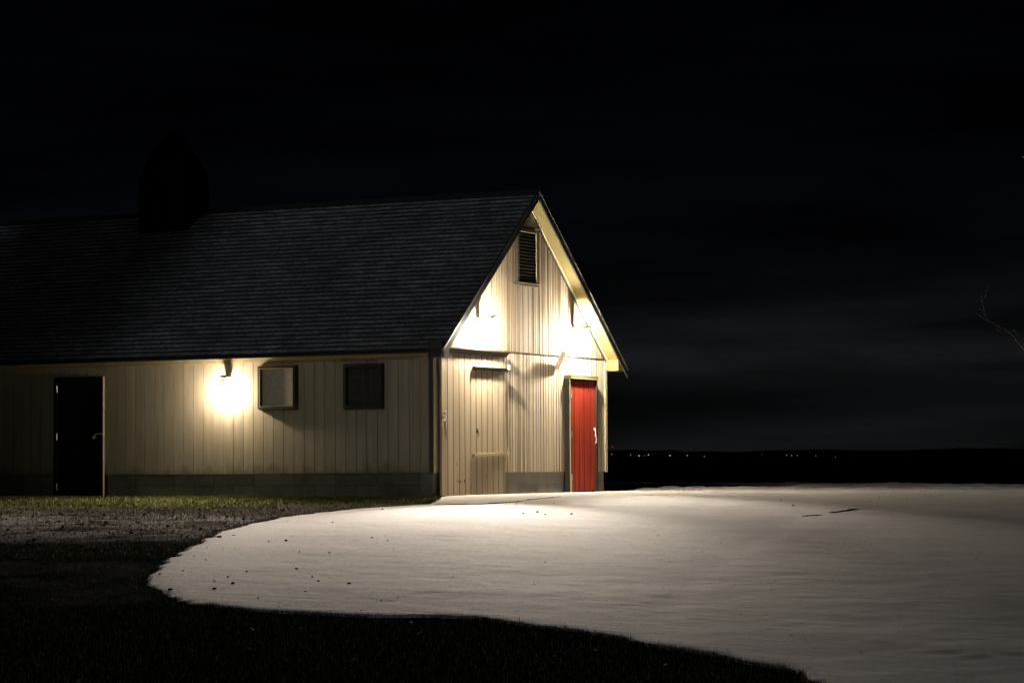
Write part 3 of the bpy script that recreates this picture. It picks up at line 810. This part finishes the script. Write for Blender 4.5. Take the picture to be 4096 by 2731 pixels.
mb = MB(); mb.bar((0.108, y0+0.005, 0.10), (0.108, y0+0.018, 0.46), 0.010, 0.045); mb.build('jamb_splice', M['pale_trim'], barn)

# ------------------------------------------------------------------ lamps of the barn
def wall_lamp(base, out, reach, neck, glow, flood=None, lab=''):
    """cast arm and cap on the wall with a glass jar below; out = outward wall normal"""
    bx = Vector(base); o = Vector(out); side = Vector((-o.y, o.x, 0))
    mb = MB()
    def obox(c, d, s, h):    # c centre, d half depth along out, s half side, h half height
        vs = [c + o*d*a + side*s*b + Vector((0, 0, h*e)) for a in (-1, 1) for b in (-1, 1) for e in (-1, 1)]
        mb.add(vs, [(0,1,3,2),(4,6,7,5),(0,4,5,1),(2,3,7,6),(0,2,6,4),(1,5,7,3)])
    obox(bx + o*0.012 + Vector((0, 0, 0.05)), 0.012, 0.050, 0.05)
    obox(bx + o*(0.024+reach/2) + Vector((0, 0, 0.015)), reach/2, 0.050, 0.012)
    cap = bx + o*(reach+0.02)
    mb.lathe(cap, [(0.001, 0.045), (0.034, 0.042), (0.052, 0.022), (0.054, -0.004), (0.046, -0.010), (0.022, -0.012), (0.022, -neck), (0.001, -neck)], 18)
    lampo = mb.build('wall_lamp', M['lamp_metal'], barn); lampo['label'] = lab
    mb = MB(); mb.lathe(cap + Vector((0, 0, -neck)), [(0.022, 0.0)] + [(0.042*math.cos(t), -0.046-0.046*math.sin(t)) for t in [k*math.pi/12 for k in range(-4, 6)]] + [(0.001, -0.0925)], 12)
    mb.build('lens', glow, lampo, smooth=True)
    if flood:
        tgt, fw, fa = flood
        sd_ = bpy.data.lights.new('flood', 'SPOT'); sd_.energy = fw; sd_.color = (1.0, 0.86, 0.72); sd_.spot_size = math.radians(fa); sd_.spot_blend = 1.0; sd_.shadow_soft_size = 0.12
        sl = bpy.data.objects.new('flood', sd_); p = cap + o*0.10 + Vector((0, 0, -neck-0.07)); sl.location = p
        sl.rotation_euler = (Vector(tgt)-p).to_track_quat('-Z', 'Y').to_euler(); COL.objects.link(sl); sl.parent = lampo
    return lampo
wall_lamp((0.014, 1.55, 3.11), (1, 0, 0), 0.30, 0.15, M['gable_glow'], ((4.9, -8.8, -0.2), 9000, 36), 'gable lamp on the left, above the sliding door')
wall_lamp((0.014, 5.27, 3.11), (1, 0, 0), 0.30, 0.15, M['gable_glow'], ((7.4, -5.6, -0.2), 5200, 28), 'gable lamp on the right, above the red door')
wall_lamp((-4.0, -0.002, 2.145), (0, -1, 0), 0.15, 0.16, M['side_glow'], ((-2.2, -8.0, -0.2), 4200, 104), 'side wall lamp left of the boarded window')

# ------------------------------------------------------------------ debris on the snow
DEB = [(3.21, -11.28), (3.19, -10.93), (4.41, -11.69), (4.09, -12.88), (4.7, -14.05), (5.11, -14.44), (4.25, -11.82), (2.18, -8.06), (2.93, -8.15), (1.03, -5.16), (1.7, -4.67), (5.19, -11.03), (5.59, -11.36), (5.58, -13.3), (5.96, -13.3), (6.34, -15.55), (5.56, -15.95), (5.63, -15.64), (6.46, -16.08), (6.55, -16.46), (6.84, -16.58), (6.93, -17.04), (6.53, -17.19), (7.28, -15.83), (7.55, -16.16), (7.96, -16.27), (7.72, -17.51), (7.89, -16.96), (8.88, -17.26), (6.68, -15.15), (4.32, -4.87), (4.34, -5.36), (3.39, -2.44), (5.06, -5.31), (3.06, -3.05), (2.84, -2.95), (4.76, -5.52), (3.04, -2.69), (7.09, -2.12), (7.78, 1.85), (7.96, 1.62), (7.96, 2.11), (8.48, 1.6), (8.07, 0.09), (7.36, 1.42), (7.32, 1.02), (6.26, -0.47), (7.63, -0.32), (8.28, -1.85)]
def lump(seed):
    r2 = random.Random(seed); bm = bmesh.new(); bmesh.ops.create_icosphere(bm, subdivisions=2, radius=1)
    for v in bm.verts:
        k = 1 + 0.35*mnoise.noise(v.co*1.6 + Vector((seed*7.1, 0, 0)))
        v.co = Vector((v.co.x*k, v.co.y*k*0.7, v.co.z*k*0.55))
    me = bpy.data.meshes.new('clod'); bm.to_mesh(me); bm.free(); me.materials.append(M['pebble'])
    return me
lumps = [lump(i) for i in range(5)]
big = {2: 0.028, 0: 0.032, 20: 0.025, 21: 0.020, 22: 0.025, 30: 0.028, 33: 0.022, 38: 0.022}
for i, (x, y) in enumerate(DEB):
    o = bpy.data.objects.new('clod', lumps[i % 5]); COL.objects.link(o)
    s = big.get(i, rnd.uniform(0.009, 0.018)); o.scale = (s, s, s); o.rotation_euler = (0, 0, rnd.uniform(0, 6.3))
    o.location = (x, y, snow_z(x, y) + s*0.2)
    tag(o, 'small dark clod of dirt scattered on the open snow', 'clod', 'clods scattered on the snow')

# loose crumbs of crusted snow and ice strewn over the sheet
nc = 9000
cv = np.concatenate([nrs.uniform(18, 34, nc-3000), nrs.uniform(34, 50, 1500), nrs.uniform(50, 64, 1500)])
cu = edge_u(cv) + nrs.uniform(0.02, 9.5, nc)
cs = nrs.uniform(0.002, 0.006, nc)*np.where(cv > 50, 4.0, 1.0)*np.where(nrs.uniform(0, 1, nc) < 0.05, 1.8, 1.0)
clump = fbm(cu*0.9, cv*0.9, 4, 55); keep = (clump > 0.46) | (nrs.uniform(0, 1, nc) < 0.25)
cu, cv, cs = cu[keep], cv[keep], cs[keep]; nc = len(cu)
sz_ = snow_height(cu, cv)
cx_, cy_ = uv_xy(cu, cv); ang = nrs.uniform(0, 6.28, nc)
unit = np.array([(1, 0, 0), (0, 1, 0), (-1, 0, 0), (0, -1, 0), (0, 0, 0.5), (0, 0, -0.5)])
jit = nrs.uniform(0.6, 1.3, (nc, 6, 1))
lo = unit[None]*jit*cs[:, None, None]
rx = lo[:, :, 0]*np.cos(ang)[:, None]*1.5 - lo[:, :, 1]*np.sin(ang)[:, None]; ry = lo[:, :, 0]*np.sin(ang)[:, None]*1.5 + lo[:, :, 1]*np.cos(ang)[:, None]
Vt = np.stack([cx_[:, None]+rx, cy_[:, None]+ry, (sz_+cs*0.05)[:, None]+lo[:, :, 2]], -1).reshape(-1, 3)
tri = np.array([(0, 1, 4), (1, 2, 4), (2, 3, 4), (3, 0, 4), (1, 0, 5), (2, 1, 5), (3, 2, 5), (0, 3, 5)])
F = (np.arange(nc)[:, None, None]*6 + tri[None]).reshape(-1, 3)
cr_ = mesh_np('snow_crumbs', Vt, F, M['snow'])
tag(cr_, 'small crumbs of crusted snow strewn over the white sheet', 'snow', kind='stuff')

def stick(name, pts, rad, lab, cat, seed):
    mb = MB(); P = [Vector((x, y, snow_z(x, y)+rad*0.3)) for x, y in pts]
    Q = []
    for a, b in zip(P[:-1], P[1:]):
        for k in range(6): 
            t = k/6; p = a.lerp(b, t); p += Vector((mnoise.noise(p*4+Vector((seed, 0, 0))), mnoise.noise(p*4+Vector((0, seed, 0))), 0))*0.03; Q.append(p)
    Q.append(P[-1]); n = len(Q)
    mb.tube(Q, [rad*(0.5+0.8*abs(mnoise.noise(q*5)))*(1 if 2 < i < n-3 else 0.5) for i, q in enumerate(Q)], 6)
    o = mb.build(name, M['pebble'], smooth=True); tag(o, lab, cat); return o
stick('stick', [(8.16, -4.58), (8.23, -4.41), (8.34, -4.31)], 0.013, 'short thin stick on the snow, nearer of two to the camera', 'stick', 1)
stick('stick', [(8.2, -3.64), (8.23, -3.51), (8.25, -3.22), (8.23, -2.85), (8.27, -2.65)], 0.016, 'longer crooked stick lying on the snow right of the barn', 'stick', 2)
stick('fallen_branch', [(1.68, -3.02), (1.98, -2.96), (2.31, -2.94), (2.5, -2.65), (2.6, -2.36), (2.65, -2.06), (2.54, -1.63), (2.5, -1.36), (2.53, -0.91), (2.51, -0.41)], 0.012, 'long thin dark branch on the snow before the sliding door', 'branch', 3)

# ------------------------------------------------------------------ grass and leaves
def blades(u, v, h, w, tint, lean, name='grass', lab='', zoff=0.0):
    n = len(u); X, Y = uv_xy(u, v); Z = ground_z(u, v) + zoff
    a = nrs.uniform(0, 2*np.pi, n); la = nrs.uniform(0, 2*np.pi, n)
    dx = np.cos(a)*w/2; dy = np.sin(a)*w/2
    lx = np.cos(la)*lean*h; ly = np.sin(la)*lean*h
    z0 = Z-0.01
    V0 = np.stack([X-dx, Y-dy, z0], -1); V1 = np.stack([X+dx, Y+dy, z0], -1)
    V2 = np.stack([X+dx*0.7+lx*0.35, Y+dy*0.7+ly*0.35, Z+h*0.6], -1); V3 = np.stack([X-dx*0.7+lx*0.35, Y-dy*0.7+ly*0.35, Z+h*0.6], -1)
    V4 = np.stack([X+lx+dx*.1, Y+ly+dy*.1, Z+h*(1-0.4*lean)], -1); V5 = np.stack([X+lx-dx*.1, Y+ly-dy*.1, Z+h*(1-0.4*lean)], -1)
    Vt = np.stack([V0, V1, V2, V3, V4, V5], 1).reshape(-1, 3)
    b = np.arange(n)[:, None]*6
    F = np.concatenate([b+np.array([[0, 1, 2, 3]]), b+np.array([[3, 2, 4, 5]])], 1).reshape(-1, 4)
    o = mesh_np(name, Vt, F, M['grass'])
    ca = o.data.color_attributes.new('tint', 'FLOAT_COLOR', 'POINT')
    c = np.ones((n, 6, 4), np.float32); c[:, :, :3] = tint[:, None, :]
    ca.data.foreach_set('color', c.ravel())
    tag(o, lab, 'grass', kind='stuff')
    return o
def scatter(n, u0, u1, v0, v1):
    return nrs.uniform(u0, u1, n), nrs.uniform(v0, v1, n)
def off_snow(u, v, marg=0.0): return u < edge_u(v) + marg
def off_barn(u, v):
    x, y = uv_xy(u, v); return ~((x < 0.1) & (y > -0.02))
def tints(n, lo, hi):
    t = nrs.uniform(0, 1, (n, 1)); return (np.array(lo)*(1-t) + np.array(hi)*t).astype(np.float32)
# lush strip by the long wall
u, v = scatter(90000, -12, -1.0, 36.5, 50); k = off_snow(u, v) & off_barn(u, v) & (nrs.uniform(0, 1, len(u)) < np.clip((v-36.5)/4, 0.15, 1)); u, v = u[k], v[k]
t = tints(len(u), (0.06, 0.075, 0.012), (0.19, 0.19, 0.05)); dry = nrs.uniform(0, 1, len(u)) < np.clip((45-v)/7 + 1.6*(fbm(u*0.9+40, v*0.9, 3, 12)-0.47), 0.12, 0.95)
t[dry] = tints(dry.sum(), (0.12, 0.10, 0.05), (0.30, 0.25, 0.16))
blades(u, v, nrs.uniform(0.02, 0.06, len(u)), nrs.uniform(0.004, 0.009, len(u)), t, nrs.uniform(0.1, 0.9, len(u)), lab='short green grass along the foot of the long wall')
# frosted, matted zone
u, v = scatter(24000, -11, -1.5, 29, 40); k = off_snow(u, v); u, v = u[k], v[k]
t = tints(len(u), (0.08, 0.07, 0.05), (0.46, 0.41, 0.34))
blades(u, v, nrs.uniform(0.015, 0.05, len(u)), nrs.uniform(0.005, 0.012, len(u)), t, nrs.uniform(0.3, 1.3, len(u)), lab='matted brown grass dusted with frost left of the snow')
# dark foreground turf
u, v = scatter(130000, -7, 3.0, 13.5, 31); k = off_snow(u, v); u, v = u[k], v[k]
t = tints(len(u), (0.05, 0.07, 0.033), (0.16, 0.17, 0.085)); dry = nrs.uniform(0, 1, len(u)) < 0.06
t[dry] = tints(dry.sum(), (0.03, 0.027, 0.018), (0.07, 0.06, 0.04))
blades(u, v, nrs.uniform(0.015, 0.045, len(u)), nrs.uniform(0.003, 0.007, len(u)), t, nrs.uniform(0.1, 0.9, len(u)), lab='dark turf in the foreground below the snow edge')
# fringe standing along the edge of the snow
v = np.concatenate([nrs.uniform(15.5, 24, 9000), nrs.uniform(24, 42, 9000)]); u = edge_u(v) - np.abs(nrs.normal(0, 0.10, len(v))) + 0.04 + (nrs.uniform(0, 1, len(v)) < 0.10)*np.abs(nrs.normal(0, 0.25, len(v)))
t = tints(len(u), (0.010, 0.014, 0.006), (0.05, 0.05, 0.022)); hh = nrs.uniform(0.012, 0.042, len(u))
hh[nrs.uniform(0, 1, len(u)) < 0.04] *= 1.6
hh[v > 24] *= 0.6
blades(u, v, hh, nrs.uniform(0.003, 0.006, len(u)), t, nrs.uniform(0.1, 0.8, len(u)), lab='ragged fringe of grass standing along the snow edge')

# fallen leaves
u1, v1 = scatter(650, -8, 3, 14, 31); u2, v2 = scatter(1600, -10, -2, 30, 41); u = np.r_[u1, u2]; v = np.r_[v1, v2]
k = off_snow(u, v, 0.02); u, v = u[k], v[k]; n = len(u)
X, Y = uv_xy(u, v); Z = ground_z(u, v) + nrs.uniform(0.02, 0.07, n)
s = nrs.uniform(0.015, 0.035, n); a = nrs.uniform(0, 6.28, n); tilt = nrs.uniform(-0.6, 0.6, (2, n))
P = []
for (p, q_) in ((-1, 0), (-0.3, 0.6), (0.5, 0.5), (1, 0), (0.5, -0.5), (-0.3, -0.6)):
    lx = (p*np.cos(a)-q_*np.sin(a))*s; ly = (p*np.sin(a)+q_*np.cos(a))*s
    P.append(np.stack([X+lx, Y+ly, Z + lx*tilt[0]+ly*tilt[1] + (abs(p) > 0.9)*s*0.25], -1))
Vt = np.stack(P, 1).reshape(-1, 3); F = np.arange(n*6).reshape(n, 6)
lv = mesh_np('leaf_litter', Vt, F, M['grass'])
ca = lv.data.color_attributes.new('tint', 'FLOAT_COLOR', 'POINT')
c = np.ones((n, 6, 4), np.float32); c[:, :, :3] = tints(n, (0.03, 0.024, 0.017), (0.15, 0.13, 0.10))[:, None, :]
ca.data.foreach_set('color', c.ravel()); tag(lv, 'fallen leaves scattered over the dark turf', 'leaves', kind='stuff')

# ------------------------------------------------------------------ bare tree at the right edge
tree = empty('bare_tree', (11.29, 0.15, gz(11.29, 0.15)))
tag(tree, 'bare leafless tree at the right with thin branches reaching in', 'tree')
ox, oy, oz = tree.location
def rel(p): return (p[0]-ox, p[1]-oy, p[2]-oz)
mb = MB(); mb.tube([rel(p) for p in ((11.29, .15, 0.0), (11.27, .13, 0.8), (11.22, .11, 1.86), (11.15, .07, 3.0), (11.09, .04, 4.05), (11.0, 0.1, 5.6), (11.05, 0.2, 7.5))], [0.19, 0.15, 0.13, 0.11, 0.09, 0.06, 0.02], 12)
mb.build('trunk', M['bark'], tree, smooth=True)
mb = MB()
BR = [[(11.15, 0.10, 0.75), (10.77, 0.1, 1.14), (10.35, -0.22, 1.8), (10.07, -0.47, 2.25), (9.94, -0.65, 2.47), (9.89, -0.79, 2.53), (9.76, -0.97, 2.62), (9.71, -1.11, 2.67), (9.70, -1.22, 2.85), (9.69, -1.28, 3.0)]]
def twigs(pts, r0, depth):
    n = len(pts); mb.tube([rel(p) for p in pts], [max(0.004, r0*(1-0.7*i/(n-1))) for i in range(n)], 6)
    if depth == 0: return
    for i in range(2, n-1):
        for _ in range(1 if depth == 1 else 2):
            p = Vector(pts[i]); d = Vector(pts[i+1])-p
            d = (d.normalized() + Vector((rnd.uniform(-.8, .8), rnd.uniform(-.8, .8), rnd.uniform(-.3, .9)))*0.8).normalized()
            q = [p]; ln = rnd.uniform(0.15, 0.45)
            for s in range(4): q.append(q[-1] + (d + Vector((rnd.uniform(-.3, .3), rnd.uniform(-.3, .3), rnd.uniform(-.2, .3))))*ln/4)
            twigs([tuple(a) for a in q], r0*0.3, depth-1)
for b, br_ in zip(BR, (0.014,)): twigs(b, br_, 1)
for k in range(16):
    h = rnd.uniform(1.6, 7.0); a = rnd.uniform(0, 6.28); p = Vector((11.15, 0.07, h)); q = [p]
    d = Vector((math.cos(a), math.sin(a), rnd.uniform(0.3, 1.0))).normalized()
    if d.x < -0.2 and d.y < 0.3: d.x = -d.x
    for s in range(7): q.append(q[-1] + (d + Vector((rnd.uniform(-.35, .35), rnd.uniform(-.35, .35), rnd.uniform(-.2, .35))))*0.28)
    twigs([tuple(a) for a in q], 0.03, 2)
mb.build('branches', M['bark'], tree, smooth=True)

# ------------------------------------------------------------------ spruces added out of view to shade the far-left wall and roof
def shade_spruce(u, v, h, rad, lab, seed):
    r3 = np.random.RandomState(seed)
    x, y = uv_xy(u, v); z = gz(x, y); e = empty('shade_spruce', (x, y, z)); tag(e, lab, 'tree', 'spruces added out of view for shade')
    mb = MB(); mb.tube([(0, 0, -0.1), (0.03, 0, h*0.4), (0, 0.02, h*0.97)], [0.02*h, 0.013*h, 0.01], 10); mb.build('trunk', M['bark'], e, smooth=True)
    n = 26000
    t = r3.uniform(0.03, 1, n)**1.25; az = r3.uniform(0, 6.283, n)
    tier = 0.72 + 0.28*np.abs(np.sin(t*h*2.6)) ; lob = 0.82 + 0.18*np.sin(az*5 + t*37)
    R = rad*(1-t)**0.85*tier*lob + 0.08
    q_ = R*np.sqrt(r3.uniform(0.12, 1, n)); Z = 0.5 + t*(h-0.5) - 0.22*q_
    X = q_*np.cos(az); Y = q_*np.sin(az)
    L = r3.uniform(0.10, 0.24, n); wd = L*0.30
    dx, dy, dz = np.cos(az+r3.uniform(-.7, .7, n)), np.sin(az+r3.uniform(-.7, .7, n)), r3.uniform(-0.6, 0.1, n)
    px, py = -dy, dx
    A = np.stack([X, Y, Z], -1); D = np.stack([dx, dy, dz], -1)*L[:, None]; Pp = np.stack([px, py, r3.uniform(-.4, .4, n)], -1)*wd[:, None]
    Vt = np.stack([A-Pp*0.4, A+D*0.5-Pp, A+D, A+D*0.5+Pp], 1).reshape(-1, 3); F = np.arange(n*4).reshape(n, 4)
    mesh_np('crown', Vt, F, M['needles'], e)
M['needles'] = plain('needles', (0.022, 0.034, 0.018), 0.7, var=0.5, scale=1.5, bstr=0)
shade_spruce(-17.2, 38.0, 17.0, 4.4, 'added out-of-view conifer shading the barn, nearest the lawn', 3)
shade_spruce(-22.5, 36.0, 18.0, 4.6, 'added out-of-view conifer shading the barn, furthest left', 5)

# ------------------------------------------------------------------ lights on the far shore
FAR = [(-608.53, 1324.55, 9.24), (-599.05, 1329.36, 8.75), (-594.76, 1331.55, 8.29), (-591.85, 1333.02, 8.41), (-589.95, 1333.99, 8.82), (-579.08, 1339.51, 8.32), (-570.36, 1343.94, 8.26), (-561.77, 1348.31, 7.63), (-532.56, 1363.15, 8.83), (-520.18, 1369.44, 8.03), (-517.65, 1370.72, 7.87), (-514.74, 1372.2, 7.85), (-505.39, 1376.95, 7.64), (-495.41, 1382.02, 6.86)]
SZ = [0.22, 0.25, 0.42, 0.18, 0.32, 0.36, 0.30, 0.24, 0.09, 0.22, 0.22, 0.20, 0.18, 0.13]
ORD = ['first', 'second', 'third', 'fourth', 'fifth', 'sixth', 'seventh', 'eighth', 'ninth', 'tenth', 'eleventh', 'twelfth', 'thirteenth', 'fourteenth']
def far_light(p, s, mat, lab, pole_h, name='street_lamp'):
    e = empty(name, (p[0], p[1], p[2]-pole_h)); tag(e, lab, 'street lamp' if name == 'street_lamp' else 'mast', 'street lamps along the far shore' if name == 'street_lamp' else None)
    mb = MB(); mb.tube([(0, 0, 0), (0, 0, pole_h-s*0.9)], 0.06, 6); mb.build('pole', M['dark_trim'], e)
    mb = MB(); mb.lathe((0, 0, pole_h), [(0.001, -s), (s*0.75, -s*0.7), (s, 0), (s*0.75, s*0.7), (0.001, s)], 10); mb.build('lamp_head', mat, e, smooth=True)
for i, p in enumerate(FAR):
    nm = 'yellowish' if i in (4, 5) else 'white'
    far_light(p, SZ[i], M['far_yellow'] if i in (4, 5) else M['far_white'], 'tiny %s lamp on the far shore, %s from the barn in the row' % (nm, ORD[i]), 6.0)
far_light((-608.06, 1324.79, 13.35), 0.30, M['far_red'], 'red beacon on a mast above the far shore lights', 16.0, 'beacon_mast')
